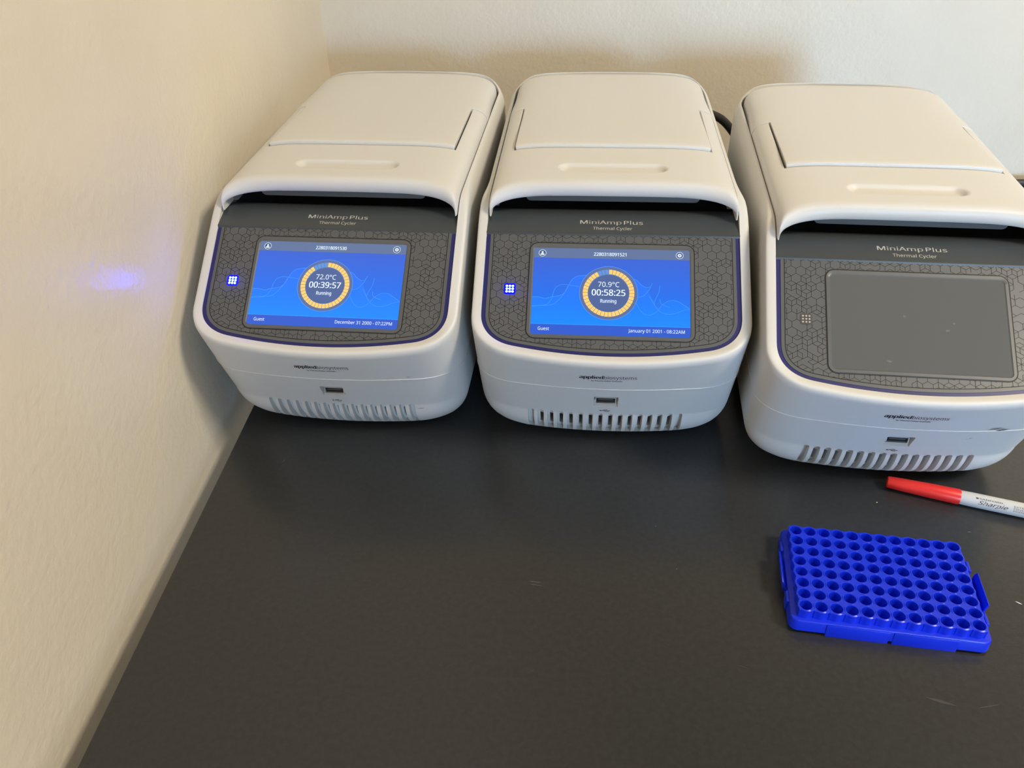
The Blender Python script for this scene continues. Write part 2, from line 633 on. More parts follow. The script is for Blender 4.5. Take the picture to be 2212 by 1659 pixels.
def build_body():
    verts = [v for r in rings for v in r]
    faces = []
    for k in range(len(rings) - 1):
        for i in range(NR):
            j = (i + 1) % NR
            faces.append((k * NR + i, k * NR + j, (k + 1) * NR + j, (k + 1) * NR + i))

    def cap(base):
        for i in range(NH - 1):
            a, b_ = i, i + 1
            c, d = (NR - b_) % NR, (NR - a) % NR
            f = []
            for q in (a, b_, c, d):
                if base + q not in f:
                    f.append(base + q)
            if len(f) >= 3:
                faces.append(tuple(f))
    cap(0)
    cap((len(rings) - 1) * NR)
    me = mesh_from('body', verts, faces, M['white'])
    # cutters: ventilation slots, usb pocket
    def front_y(x, z):
        return low_yf(z) + BOW * (x / low_hw(z)) ** 2

    def slot_cutters():
        bm = bmesh.new()
        hw_, r_ = 0.0024, 0.0019
        for k in range(16):
            xc = -0.058 + 0.116 * k / 15
            secs = []
            for q in range(9):
                dx = hw_ * (-1 + 2 * q / 8)
                e_ = max(0.0, abs(dx) - (hw_ - r_))
                zt = 0.0240 - (r_ - math.sqrt(max(0.0, r_ * r_ - e_ * e_)))
                sec = [(-0.06, -0.0046), (-0.06, zt)]
                for m_ in range(15):
                    z = zt + (-0.0046 - zt) * m_ / 14
                    sec.append((front_y(xc + dx, z) + 0.0050, z))
                secs.append([bm.verts.new((xc + dx, y, z)) for y, z in sec])
            bm.faces.new(secs[0])
            bm.faces.new(secs[-1][::-1])
            for a_, b_ in zip(secs[:-1], secs[1:]):
                for q in range(len(a_)):
                    q2 = (q + 1) % len(a_)
                    bm.faces.new((a_[q], a_[q2], b_[q2], b_[q]))
        bmesh.ops.recalc_face_normals(bm, faces=bm.faces)
        cm = bpy.data.meshes.new('cut')
        bm.to_mesh(cm)
        bm.free()
        o = bpy.data.objects.new('cut', cm)
        COL.objects.link(o)
        return o

    def cutter(slots):
        bm = bmesh.new()
        for (x0, x1, z0, z1, y0, y1, r) in slots:
            pr = rrect(x0, x1, z0, z1, (0.0006, 0.0006, r, r), 4)
            va = [bm.verts.new((x, y0, z)) for x, z in pr]
            vb = [bm.verts.new((x, y1, z)) for x, z in pr]
            bm.faces.new(va)
            bm.faces.new(vb[::-1])
            for q in range(len(pr)):
                bm.faces.new((va[q], va[(q + 1) % len(pr)], vb[(q + 1) % len(pr)], vb[q]))
        bmesh.ops.recalc_face_normals(bm, faces=bm.faces)
        cm = bpy.data.meshes.new('cut')
        bm.to_mesh(cm)
        bm.free()
        o = bpy.data.objects.new('cut', cm)
        COL.objects.link(o)
        return o
    s1, s2 = [], []
    for k in range(16):
        x = -0.058 + 0.116 * k / 15
        fy = front_y(x, 0.01)
        if 0 < k < 15:
            s2.append((x - 0.0006, x + 0.0021, 0.0040, 0.0230, fy + 0.003, fy + 0.032, 0.0010))
    c1 = slot_cutters()
    c2 = cutter(s2)
    c3 = cutter([(-0.0092, 0.0092, 0.0376, 0.0492, -0.06, -0.0012, 0.0010)])
    for v in c3.data.vertices:                  # the pocket's sill slopes down to the outside
        if v.co.z < 0.042 and v.co.y < -0.05:
            v.co.z -= 0.0270
    mods = [('BOOLEAN', dict(object=c, operation='DIFFERENCE', solver='EXACT')) for c in (c1, c2, c3)]
    me = bake(me, mods, M['white'], 32)
    for c in (c1, c2, c3):
        cm = c.data
        bpy.data.objects.remove(c)
        bpy.data.meshes.remove(cm)
    me.name = 'body'
    return me


BODY = build_body()
_bm = bmesh.new()
_bm.from_mesh(BODY)
BVH = BVHTree.FromBMesh(_bm)
_bm.free()


def on_front(x, z, off=0.00012):
    h = BVH.ray_cast(Vector((x, -0.3, z)), Vector((0, 1, 0)))
    if h[0] is None:
        return Vector((x, 0, z))
    nrm = h[1]
    if nrm.y > 0:
        nrm = -nrm
    return h[0] + nrm * off


# --- arch cross-section of the lid
AZ1, AZT, AHW = 0.1584, 0.1818, 0.0930
_ARCH = {}


def arch_table(an):
    if an not in _ARCH:
        pts = []
        for k in range(1601):
            ph = math.pi * k / 1600
            c, s = math.cos(ph), math.sin(ph)
            pts.append((-AHW * math.copysign(abs(c) ** (2 / an), c), AZ1 + (AZT - AZ1) * abs(s) ** (2 / an)))
        ln = [0.0]
        for k in range(1600):
            ln.append(ln[-1] + math.hypot(pts[k + 1][0] - pts[k][0], pts[k + 1][1] - pts[k][1]))
        _ARCH[an] = (pts, ln)
    return _ARCH[an]


def arch(s, an=5.0):
    """s in [-1,1] -> (x, z), inward normal"""
    _arch, _len = arch_table(an)
    t = (s + 1) / 2 * _len[-1]
    lo, hi = 0, 1600
    while hi - lo > 1:
        mid = (lo + hi) // 2
        if _len[mid] <= t:
            lo = mid
        else:
            hi = mid
    f = (t - _len[lo]) / max(1e-9, _len[hi] - _len[lo])
    p = (_arch[lo][0] + (_arch[hi][0] - _arch[lo][0]) * f, _arch[lo][1] + (_arch[hi][1] - _arch[lo][1]) * f)
    a = _arch[max(lo - 6, 0)]
    c = _arch[min(hi + 6, 1600)]
    tx, tz = c[0] - a[0], c[1] - a[1]
    L = math.hypot(tx, tz)
    return p, (tz / L, -tx / L)


def s_of_x(x):
    _arch, _len = arch_table(5.0)
    best = min(range(0, 1601), key=lambda k: abs(_arch[k][0] - x))
    return _len[best] / _len[-1] * 2 - 1


def surf(s, y, d, xs=1.0, an=5.0):
    (x, z), (nx, nz) = arch(s, an)
    return Vector(((x + nx * d) * xs, y, z + nz * d))


def axis_samples(lo, hi, cuts, step):
    pts = sorted(set([lo, hi] + [c for c in cuts if lo < c < hi]))
    out = []
    for a, b_ in zip(pts[:-1], pts[1:]):
        n_ = max(1, int(math.ceil((b_ - a) / step)))
        out += [a + (b_ - a) * k / n_ for k in range(n_)]
    return out + [pts[-1]]


TONG_X, TONG_Y, ARM_Y = 0.0803, 0.1490, 0.2493
GAP = 0.0017


def stadium(x, y, cx, cy, L, r):
    dx = max(0.0, abs(x - cx) - L)
    return math.hypot(dx, y - cy) - r


def walls(verts, faces, keep, idx, drop):
    """add walls along the boundary edges of the kept faces, dropping each boundary vertex by drop(vertex index)"""
    cnt = {}
    for f in faces:
        for q in range(len(f)):
            e_ = (f[q], f[(q + 1) % len(f)])
            k_ = (min(e_), max(e_))
            cnt.setdefault(k_, []).append(e_)
    low = {}
    extra = []
    for k_, es in cnt.items():
        if len(es) == 1:
            a, b_ = es[0]
            ok = True
            for v in (a, b_):
                if v not in low:
                    p = drop(v)
                    if p is None:
                        ok = False
                        break
                    low[v] = len(verts)
                    verts.append(p)
            if ok:
                extra.append((b_, a, low[a], low[b_]))
    return faces + extra


def build_lid():
    sc = s_of_x(TONG_X)
    ss = axis_samples(-1, 1, [-sc, sc, s_of_x(0.04), -s_of_x(0.04)], 0.0125)
    prof = [(0.0075, 0.0), (0.0045, 0.03), (0.0022, 0.10), (0.0006, 0.26), (0.0, 0.50), (0.0, 0.80), (0.0010, 0.95), (0.004, 1.0), (0.020, 1.0)]
    ys = axis_samples(0.085, ARM_Y, [0.0905, 0.1185, TONG_Y - GAP], 0.0012)
    rows = []      # list of (kind, values)
    verts, rowidx = [], []

    def lip_y(s):
        return 0.0762 - 0.0100 * min(1.0, abs(arch(s)[0][0]) / 0.0928) ** 8

    def lip_pt(s, dy, w):
        (xo, zo), _n = arch(s)
        ph = math.acos(max(-1.0, min(1.0, -math.copysign((abs(xo) / AHW) ** 2.5, xo))))
        xi = -0.0912 * math.copysign(abs(math.cos(ph)) ** (2 / 3.8), math.cos(ph))
        zi = 0.1577 + 0.0125 * abs(math.sin(ph)) ** (2 / 3.8)
        return Vector((xo + (xi - xo) * w, lip_y(s) + dy, zo + (zi - zo) * w))

    for (dy, d) in prof[::-1]:
        r = []
        for s in ss:
            r.append(len(verts))
            verts.append(lip_pt(s, dy, d))
        rowidx.append((None, r))
    for y in ys:
        r = []
        for s in ss:
            an = 5.0
            (x, z), _n = arch(s, an)
            d = 0.0
            sd = stadium(x, y, 0.0, 0.1057, 0.0335, 0.0085)
            d += 0.0040 * (1 - sstep(-0.0050, 0.0004, sd))
            r.append(len(verts))
            verts.append(surf(s, y, d, 1.0, an))
        rowidx.append((y, r))
    faces = []
    info = {}
    for k in range(len(rowidx) - 1):
        ya, ra = rowidx[k]
        yb_, rb_ = rowidx[k + 1]
        for i in range(len(ss) - 1):
            if ya is not None and ya >= TONG_Y - GAP - 1e-6:
                sm = (ss[i] + ss[i + 1]) / 2
                if abs(sm) < sc:
                    continue
            faces.append((ra[i], ra[i + 1], rb_[i + 1], rb_[i]))
    nrow = {}
    for (y, r) in rowidx:
        for i, v in enumerate(r):
            nrow[v] = (ss[i], y)

    def drop(v):
        s, y = nrow.get(v, (0, None))
        if y is None:
            return None
        return surf(s, y, 0.006)
    first = set(rowidx[0][1])
    faces = walls(verts, faces, None, None, drop)
    me = mesh_from('front_lid', verts, faces, M['white'])
    return bake(me, [bevel(0.0008, 2, 50)], M['white'], 45)


def build_rear():
    sc = s_of_x(TONG_X - GAP)
    ss = axis_samples(-1, 1, [-sc, sc], 0.0125)
    yend, rc = 0.3568, 0.023
    ys = axis_samples(TONG_Y, yend - rc, [ARM_Y + GAP * 0.5], 0.003) + [yend - rc + rc * math.sin(R(a)) for a in (8, 16, 24, 32, 40, 48, 56, 64, 72, 79, 84, 88)]
    verts, rowidx, nrow = [], [], {}
    for y in ys:
        hwk = 1.0 - 0.020 * sstep(ARM_Y, 0.305, y)
        if y > yend - rc:
            q = y - (yend - rc)
            hwk *= (AHW - rc + math.sqrt(max(0.0, rc * rc - q * q))) / AHW
        dz = 0.0022 * sstep(yend - 0.012, yend, y)
        fr = 0.0006 * (1 - sstep(TONG_Y, TONG_Y + 0.0030, y))
        r = []
        for s in ss:
            r.append(len(verts))
            nrow[len(verts)] = (s, y, hwk)
            p = surf(s, y, -0.0004 - 0.0022 * (1 - sstep(0.155, 0.247, y)) + fr)
            (x0, z0), _n = arch(s)
            p.x *= hwk
            p.z -= dz
            verts.append(p)
        rowidx.append((y, r))
    faces = []
    for k in range(len(rowidx) - 1):
        ya, ra = rowidx[k]
        yb_, rb_ = rowidx[k + 1]
        for i in range(len(ss) - 1):
            sm = (ss[i] + ss[i + 1]) / 2
            if ya < ARM_Y + GAP * 0.5 - 1e-6 and abs(sm) > sc:
                continue
            faces.append((ra[i], ra[i + 1], rb_[i + 1], rb_[i]))

    def drop(v):
        s, y, hwk = nrow[v]
        p = surf(s, y, 0.007)
        p.x *= hwk
        return p
    faces = walls(verts, faces, None, None, drop)
    me = mesh_from('rear_cover', verts, faces, M['white'])
    return bake(me, [bevel(0.0009, 2, 50)], M['white'], 45)


LID = build_lid()
REAR = build_rear()


def build_band():
    prof = [(0.0542, 0.1440), (0.0545, 0.1500), (0.0553, 0.1508), (0.0600, 0.1524), (0.0660, 0.1543), (0.0710, 0.1560), (0.0740, 0.1567), (0.0780, 0.1569), (0.0850, 0.1562), (0.0870, 0.1550), (0.0880, 0.1470)]
    pr = catmull([(0, y, z) for y, z in prof[1:-1]], 4)
    pr = [Vector((0, prof[0][0], prof[0][1]))] + pr + [Vector((0, prof[-1][0], prof[-1][1]))]
    xs = [-0.0939, -0.0936, -0.07, -0.035, 0, 0.035, 0.07, 0.0936, 0.0939]
    verts, faces = [], []
    for p in pr:
        for x in xs:
            verts.append((x, p.y, p.z))
    nx = len(xs)
    for k in range(len(pr) - 1):
        for i in range(nx - 1):
            faces.append((k * nx + i, k * nx + i + 1, (k + 1) * nx + i + 1, (k + 1) * nx + i))
    return mesh_from('front_band', verts, faces, M['band'], True, 40)


BAND = build_band()
CHAMBER = box_mesh('chamber_wall', (-0.0935, 0.0672, 0.1470), (0.0935, 0.125, 0.1530), M['black'], 0.0005)


def extrude_poly(name, pts, h0, h1, mapf, mat, bev=0.0, smooth=True):
    n_ = len(pts)
    verts = [mapf(a, b_, h0) for a, b_ in pts] + [mapf(a, b_, h1) for a, b_ in pts]
    faces = [tuple(range(n_))[::-1], tuple(range(n_, 2 * n_))] + [(k, (k + 1) % n_, n_ + (k + 1) % n_, n_ + k) for k in range(n_)]
    me = mesh_from(name, verts, faces, mat, smooth, 30)
    if bev:
        me = bake(me, [bevel(bev, 2, 40)], mat, 30)
    return me


LATCH = extrude_poly('latch_bar', rrect(-0.0660, 0.0660, 0.1632, 0.1735, (0.004, 0.004, 0.001, 0.001)), 0.0840, 0.0900,
                     lambda a, b_, h: Vector((a, h, b_)), M['latch'], 0.0006)

# --- control panel outline from the rim's inner edge
PB_TOP = (0.0547 - PO.y) / math.cos(TH)
_po = []
for i in range(NH):
    x, y = T_in[i]
    if y < 0.0547:
        _po.append((x, (y - PO.y) / math.cos(TH)))
_po = [(_po[0][0], PB_TOP)] + _po
PANEL_OUT = _po + [(-x, b_) for x, b_ in _po[-2::-1]]


def inset(poly, d):
    """inset of the panel outline; the straight top edge stays"""
    n_ = len(poly)
    out = []
    for i, (x, y) in enumerate(poly):
        a = poly[max(i - 1, 0)]
        c = poly[min(i + 1, n_ - 1)]
        if i == 0 or i == n_ - 1:
            out.append((x - math.copysign(d, x), y))
            continue
        tx, ty = c[0] - a[0], c[1] - a[1]
        L = math.hypot(tx, ty)
        out.append((x + ty / L * d, y - tx / L * d))
    return out


_c = inset(PANEL_OUT, 0.01)
SGN = 1.0 if max(abs(p[0]) for p in _c) < 0.09 and min(p[1] for p in _c) > min(p[1] for p in PANEL_OUT) else -1.0
GASKET = extrude_poly('navy_gasket', inset(PANEL_OUT, -SGN * 0.0003), -0.0035, -0.0004, panel_pt, M['blue_stripe'])
PANEL = extrude_poly('control_panel', inset(PANEL_OUT, SGN * 0.0032), -0.0034, 0.0, panel_pt, M['panel'])
LINE_OUT = inset(PANEL_OUT, SGN * 0.0058)

SW, SH = 0.0572, 0.0689
FR = (-SW - 0.0030, SW + 0.0030, -0.0030, SH + 0.0040)       # frame outline


def in_poly(x, y, poly):
    ins = False
    j = len(poly) - 1
    for i in range(len(poly)):
        xi, yi = poly[i]
        xj, yj = poly[j]
        if (yi > y) != (yj > y) and x < (xj - xi) * (y - yi) / (yj - yi) + xi:
            ins = not ins
        j = i
    return ins


FRAME_POLY = rrect(FR[0] - 0.0004, FR[1] + 0.0004, FR[2] - 0.0004, FR[3] + 0.0004, 0.0065, 6)


def build_pattern():
    """printed line pattern of hexagons and cubes"""
    rnd = random.Random(3)
    a = 0.00385
    segs = set()
    W3 = math.sqrt(3) * a

    def key(p, q):
        p = (round(p[0], 6), round(p[1], 6))
        q = (round(q[0], 6), round(q[1], 6))
        return (p, q) if p < q else (q, p)
    for row in range(-8, 22):
        for col in range(-18, 19):
            cx = col * W3 + (row % 2) * W3 / 2
            cy = row * 1.5 * a - 0.004
            cor = [(cx + a * math.sin(R(60 * k)), cy + a * math.cos(R(60 * k))) for k in range(6)]
            for k in range(6):
                segs.add(key(cor[k], cor[(k + 1) % 6]))
            u = rnd.random()
            # inner three-spoke figures that make a cube, and the small top lozenges
            if u < 0.36:
                for k in (1, 3, 5):
                    segs.add(key((cx, cy), cor[k]))
            elif u < 0.50:
                for k in (0, 2, 4):
                    segs.add(key((cx, cy), cor[k]))
            elif u < 0.60:
                for k in (1, 5):
                    segs.add(key((cx, cy), cor[k]))
    segl = [s for s in sorted(segs) if rnd.random() > 0.10]
    verts, faces = [], []
    w = 0.00014

    def quad(p, q, hw_):
        dx, dy = q[0] - p[0], q[1] - p[1]
        L = math.hypot(dx, dy)
        if L < 1e-7:
            return
        nx, ny = -dy / L * hw_, dx / L * hw_
        i0 = len(verts)
        for (x, y) in ((p[0] + nx, p[1] + ny), (q[0] + nx, q[1] + ny), (q[0] - nx, q[1] - ny), (p[0] - nx, p[1] - ny)):
            verts.append(panel_pt(x, y, 0.00010))
        faces.append((i0, i0 + 1, i0 + 2, i0 + 3))
    LO = LINE_OUT
    for p, q in segl:
        n_ = 5
        run = None
        for k in range(n_):
            t0, t1 = k / n_, (k + 1) / n_
            m_ = (p[0] + (q[0] - p[0]) * (t0 + t1) / 2, p[1] + (q[1] - p[1]) * (t0 + t1) / 2)
            ok = in_poly(m_[0], m_[1], LO) and not in_poly(m_[0], m_[1], FRAME_POLY)
            if ok and run is None:
                run = t0
            if (not ok or k == n_ - 1) and run is not None:
                te = t1 if ok else t0
                quad((p[0] + (q[0] - p[0]) * run, p[1] + (q[1] - p[1]) * run), (p[0] + (q[0] - p[0]) * te, p[1] + (q[1] - p[1]) * te), w)
                run = None
    for k in range(len(LO) - 1):
        quad(LO[k], LO[k + 1], 0.00024)
    quad(LO[0], LO[-1], 0.0002)
    FP = FRAME_POLY
    for k in range(len(FP)):
        quad(FP[k], FP[(k + 1) % len(FP)], 0.00026)
    return mesh_from('printed_pattern', verts, faces, M['line'], False)


PATTERN = build_pattern()


def build_bezel():
    rings_ = [(rrect(FR[0], FR[1], FR[2], FR[3], 0.006, 6), 0.0001), (rrect(FR[0] + 0.0003, FR[1] - 0.0003, FR[2] + 0.0003, FR[3] - 0.0003, 0.0057, 6), 0.0006),
              (rrect(-SW - 0.0008, SW + 0.0008, -0.0007, SH + 0.0010, 0.0030, 6), 0.0006), (rrect(-SW, SW, 0.0, SH, 0.0022, 6), 0.0001)]
    verts, faces = [], []
    for pl, h in rings_:
        for a_, b_ in pl:
            verts.append(panel_pt(a_, b_, h))
    n_ = len(rings_[0][0])
    for k in range(3):
        for i in range(n_):
            j = (i + 1) % n_
            faces.append((k * n_ + i, k * n_ + j, (k + 1) * n_ + j, (k + 1) * n_ + i))
    return mesh_from('screen_bezel', verts, faces, M['bezel'], True, 30)


BEZEL = build_bezel()


def flat(name, pts, h, mat):
    return mesh_from(name, [panel_pt(a_, b_, h) for a_, b_ in pts], [tuple(range(len(pts)))], mat, False)


def ribbon(name, pts, w, h, mat):
    verts, faces = [], []
    for i, p in enumerate(pts):
        a_ = pts[max(i - 1, 0)]
        c = pts[min(i + 1, len(pts) - 1)]
        tx, ty = c[0] - a_[0], c[1] - a_[1]
        L = math.hypot(tx, ty) or 1
        nx, ny = -ty / L * w / 2, tx / L * w / 2
        verts += [panel_pt(p[0] + nx, p[1] + ny, h), panel_pt(p[0] - nx, p[1] - ny, h)]
    for i in range(len(pts) - 1):
        faces.append((2 * i, 2 * i + 1, 2 * i + 3, 2 * i + 2))
    return verts, faces


def joinmesh(name, parts, mat):
    V, F_ = [], []
    for v, f in parts:
        o_ = len(V)
        V += v
        F_ += [tuple(q + o_ for q in ff) for ff in f]
    return mesh_from(name, V, F_, mat, False)


def scr(u, v):
    """screen coordinates: u 0..1 left to right, v 0..1 top to bottom"""
    return ((u - 0.5) * 2 * SW, (1 - v) * SH)


def gpx(px, py):
    """pixel position in the close view of the display -> panel coordinates"""
    l_ = 90 + (35 - 90) * (py - 58) / 1150
    r_ = 2150 + (2160 - 2150) * (py - 72) / 1150
    u = (px - l_) / (r_ - l_)
    t = 45 + 27 * u
    b_ = 1180 + 45 * u
    return scr(u, (py - t) / (b_ - t))


def circle(cx, cy, r, n_=40):
    return [(cx + r * math.cos(2 * math.pi * k / n_), cy + r * math.sin(2 * math.pi * k / n_)) for k in range(n_)]


def ringmesh(cx, cy, r0, r1, h, a0=0, a1=360, n_=48):
    v, f = [], []
    for k in range(n_ + 1):
        a_ = R(a0 + (a1 - a0) * k / n_)
        v += [panel_pt(cx + r0 * math.cos(a_), cy + r0 * math.sin(a_), h), panel_pt(cx + r1 * math.cos(a_), cy + r1 * math.sin(a_), h)]
    for k in range(n_):
        f.append((2 * k, 2 * k + 1, 2 * k + 3, 2 * k + 2))
    return v, f


def panel_text(name, body, cx, cy, width, height, h, mat, align='C', **kw):
    v, f = text2d(body, width, height, **kw)
    dx = {'C': 0, 'L': width / 2, 'R': -width / 2}[align]
    return mesh_from(name, [panel_pt(cx + dx + a_, cy + b_, h) for a_, b_ in v], f, mat, False)


CXR, CYR = scr(0.487, 0.517)
SHARED = {}


def shared(k, fn):
    if k not in SHARED:
        SHARED[k] = fn()
    return SHARED[k]


def wave_parts():
    L1 = [(60, 705), (150, 705), (240, 722), (330, 702), (440, 682), (500, 640), (550, 552), (600, 470), (660, 432), (730, 420), (800, 416)]
    L2 = [(60, 828), (180, 815), (260, 800), (320, 735), (345, 650), (375, 585), (430, 548), (500, 540), (600, 552), (690, 566)]
    L3 = [(60, 820), (250, 815), (360, 790), (440, 720), (500, 640), (540, 560)]
    Rr = [[(1390, 460), (1450, 475), (1510, 535), (1580, 575), (1630, 565), (1660, 515)],
          [(1470, 700), (1530, 692), (1590, 640), (1640, 570)],
          [(1440, 770), (1500, 870), (1560, 925), (1640, 932), (1720, 885), (1790, 805), (1880, 748), (1980, 750), (2070, 800), (2150, 852)],
          [(1620, 690), (1680, 790), (1740, 870), (1810, 912), (1890, 925), (1990, 900), (2080, 868), (2148, 860)],
          [(1760, 540), (1745, 640), (1705, 720), (1680, 790)],
          [(1760, 720), (1770, 780), (1830, 815), (1890, 832)]]
    out = []
    for ln in [L1, L2, L3] + Rr:
        pts = [tuple(gpx(p[0], p[1])) for p in [(q.x, q.y) for q in catmull([(a_, b_, 0) for a_, b_ in ln], 8)]]
        out.append(joinmesh('wave_line', [ribbon('w', pts, 0.00042, 0.00030 + 0.00001 * len(out), None)], M['s_wave']))
    return out


def wave_fill():
    L = [(60, 705), (150, 705), (240, 722), (330, 702), (440, 682), (500, 640), (550, 552), (600, 470), (660, 432), (730, 420), (900, 416), (1240, 430), (1390, 460), (1450, 475), (1510, 535), (1580, 575), (1610, 620), (1660, 720), (1720, 830), (1800, 815), (1880, 755), (1980, 755), (2070, 800), (2150, 852)]
    top = [gpx(q.x, q.y) for q in catmull([(a_, b_, 0) for a_, b_ in L], 5)]
    V, F_ = [], []
    for i, (x, y) in enumerate(top):
        V += [panel_pt(x, y, 0.00022), panel_pt(x, 0.115 * SH, 0.00022)]
        if i:
            F_.append((2 * i - 2, 2 * i - 1, 2 * i + 1, 2 * i))
    return mesh_from('wave_area', V, F_, M['s_fill'], False)


def build_screen(dev, cfg):
    base = shared('bg', lambda: flat2_bg())
    s = obj('touch_screen', base, dev, 'lit blue touch screen showing a running timer')
    obj('wave_area', shared('fill', wave_fill), s)
    for me in shared('waves', wave_parts):
        obj('wave_line', me, s)
    x0, y1 = scr(0, 0)
    x1, y0 = scr(1, 0.117)
    obj('status_bar', shared('bar', lambda: flat('status_bar', [(x0, y0), (x1, y0), (x1, y1 - 0.0), (x0, y1)], 0.00026, M['s_bar'])), s)
    yb0 = scr(0, 1)[1]
    yb1 = scr(0, 0.888)[1]
    obj('footer_bar', shared('foot', lambda: flat('footer_bar', rrect(x0, x1, yb0, yb1, (0.0022, 0.0022, 0.0001, 0.0001)), 0.00026, M['s_foot'])), s)
    obj('divider_line', shared('div', lambda: flat('divider_line', [(x0, yb1), (x1, yb1), (x1, yb1 + 0.0004), (x0, yb1 + 0.0004)], 0.00030, M['s_wave'])), s)
    obj('dial_rim', shared('dialr', lambda: joinmesh('dial_rim', [ringmesh(CXR, CYR, 0.0210, 0.0214, 0.00046)], M['s_edge'])), s)
    obj('dial_plate', shared('dial', lambda: flat('dial_plate', circle(CXR, CYR, 0.0211, 64), 0.00040, M['s_ring'])), s)
    obj('dial_face', shared('face', lambda: flat('dial_face', circle(CXR, CYR, 0.0148, 64), 0.00046, M['s_disc'])), s)
    obj('dial_face_edge', shared('facee', lambda: joinmesh('dial_face_edge', [ringmesh(CXR, CYR, 0.0146, 0.0149, 0.00050, 20, 160)], M['s_seg'])), s)
    amb, blu = [], []
    nseg = 40
    for k in range(nseg):
        a1 = 90 - 360 * k / nseg - 0.5
        a0 = 90 - 360 * (k + 1) / nseg + 0.5
        (blu if k >= nseg - cfg['unlit'] else amb).append(ringmesh(CXR, CYR, 0.0151, 0.0187, 0.00048, a0, a1, 3))
    obj('progress_ring', joinmesh('progress_ring', amb, M['s_amber']), s)
    obj('progress_rest', joinmesh('progress_rest', blu, M['s_seg']), s)
    W2 = 2 * SW
    hh = 0.00056
    obj('temperature_text', panel_text('temperature_text', cfg['temp'], CXR, scr(0, 0.447)[1], 0.135 * W2, 0.0039, hh, M['s_white']), s)
    obj('timer_text', panel_text('timer_text', cfg['time'], CXR, scr(0, 0.548)[1], 0.212 * W2, 0.0048, hh, M['s_white'], bold=0.008), s)
    obj('state_text', shared('run', lambda: panel_text('state_text', 'Running', CXR, scr(0, 0.630)[1], 0.100 * W2, 0.0028, hh, M['s_white'], bold=0.006)), s)
    obj('serial_text', panel_text('serial_text', cfg['serial'], scr(0.492, 0)[0], scr(0, 0.086)[1], 0.209 * W2, 0.0027, hh, M['s_white'], bold=0.008), s)
    obj('user_text', shared('guest', lambda: panel_text('user_text', 'Guest', scr(0.047, 0)[0], scr(0, 0.957)[1], 0.072 * W2, 0.0025, hh, M['s_white'], 'L')), s)
    obj('date_text', panel_text('date_text', cfg['date'], scr(0.965, 0)[0], scr(0, 0.957)[1], cfg['datew'] * W2, 0.0025, hh, M['s_white'], 'R'), s)
    # icons
    ux, uy = scr(0.055, 0.063)
    gx, gy = scr(0.936, 0.063)

    def icon_dark(cx, cy):
        return ([panel_pt(a_, b_, 0.00034) for a_, b_ in circle(cx, cy, 0.0028)], [tuple(range(40))])
    obj('icon_plate', shared('icd', lambda: joinmesh('icon_plate', [icon_dark(ux, uy)], M['s_dark'])), s)
    obj('icon_plate', shared('icd2', lambda: joinmesh('icon_plate', [icon_dark(gx, gy)], M['s_dark'])), s)

    def user():
        p = [ringmesh(ux, uy, 0.0025, 0.0028, 0.0004)]
        p.append(([panel_pt(a_, b_, 0.0004) for a_, b_ in circle(ux, uy + 0.0007, 0.00075, 24)], [tuple(range(24))]))
        sh = [(ux + 0.0016 * math.cos(R(k)), uy - 0.0012 + 0.0010 * max(0, math.sin(R(k)))) for k in range(0, 181, 15)] + [(ux - 0.0014, uy - 0.0015), (ux + 0.0014, uy - 0.0015)]
        p.append(([panel_pt(a_, b_, 0.0004) for a_, b_ in sh], [tuple(range(len(sh)))]))
        return joinmesh('user_icon', p, M['s_white'])

    def gear():
        p = [ringmesh(gx, gy, 0.0025, 0.0028, 0.0004), ringmesh(gx, gy, 0.0005, 0.0012, 0.0004)]
        for k in range(8):
            a_ = 45 * k
            p.append(ringmesh(gx, gy, 0.0011, 0.0016, 0.0004, a_ - 10, a_ + 10, 3))
        return joinmesh('gear_icon', p, M['s_white'])
    obj('user_icon', shared('user', user), s)
    obj('gear_icon', shared('gear', gear), s)


def flat2_bg():
    """screen slab built in a local frame so that the gradient follows the display, then moved into place"""
    pts = rrect(-SW, SW, 0.0, SH, (0.0022, 0.0022, 0.0004, 0.0004), 5)
    me = mesh_from('touch_screen', [panel_pt(a_, b_, 0.00015) for a_, b_ in pts] + [panel_pt(a_, b_, -0.001) for a_, b_ in pts],
                   [tuple(range(len(pts))), tuple(range(len(pts), 2 * len(pts)))[::-1]] + [(k, (k + 1) % len(pts), len(pts) + (k + 1) % len(pts), len(pts) + k) for k in range(len(pts))],
                   M['s_bg'], False)
    return me


def glass_off():
    pts = rrect(-SW, SW, 0.0, SH, 0.0022, 5)
    return extrude_poly('touch_screen', pts, -0.001, 0.00015, panel_pt, M['glass_off'], smooth=False)


# --- indicator light
LX, LB = -0.0738, (0.0180 - PO.y) / math.cos(TH)


def led_base(mat, s, h):
    return extrude_poly('indicator_window', rrect(LX - s, LX + s, LB - s, LB + s, s * 0.35, 4), 0.00005, h, panel_pt, mat)


def led_dots(mat, r, h):
    parts = []
    for i in (-1, 0, 1):
        for j in (-1, 0, 1):
            cx, cy = LX + i * 0.0022, LB + j * 0.0022
            v = [panel_pt(cx, cy, 0.0002 + h)]
            f = []
            n_ = 12
            for q, (rr, zz) in enumerate(((0.6, 0.8), (1.0, 0.0))):
                for k in range(n_):
                    a_ = 2 * math.pi * k / n_
                    v.append(panel_pt(cx + r * rr * math.cos(a_), cy + r * rr * math.sin(a_), 0.0002 + h * zz))
            for k in range(n_):
                k2 = (k + 1) % n_
                f.append((0, 1 + k, 1 + k2))
                f.append((1 + k, 1 + n_ + k, 1 + n_ + k2, 1 + k2))
            parts.append((v, f))
    return joinmesh('indicator_dots', parts, mat)


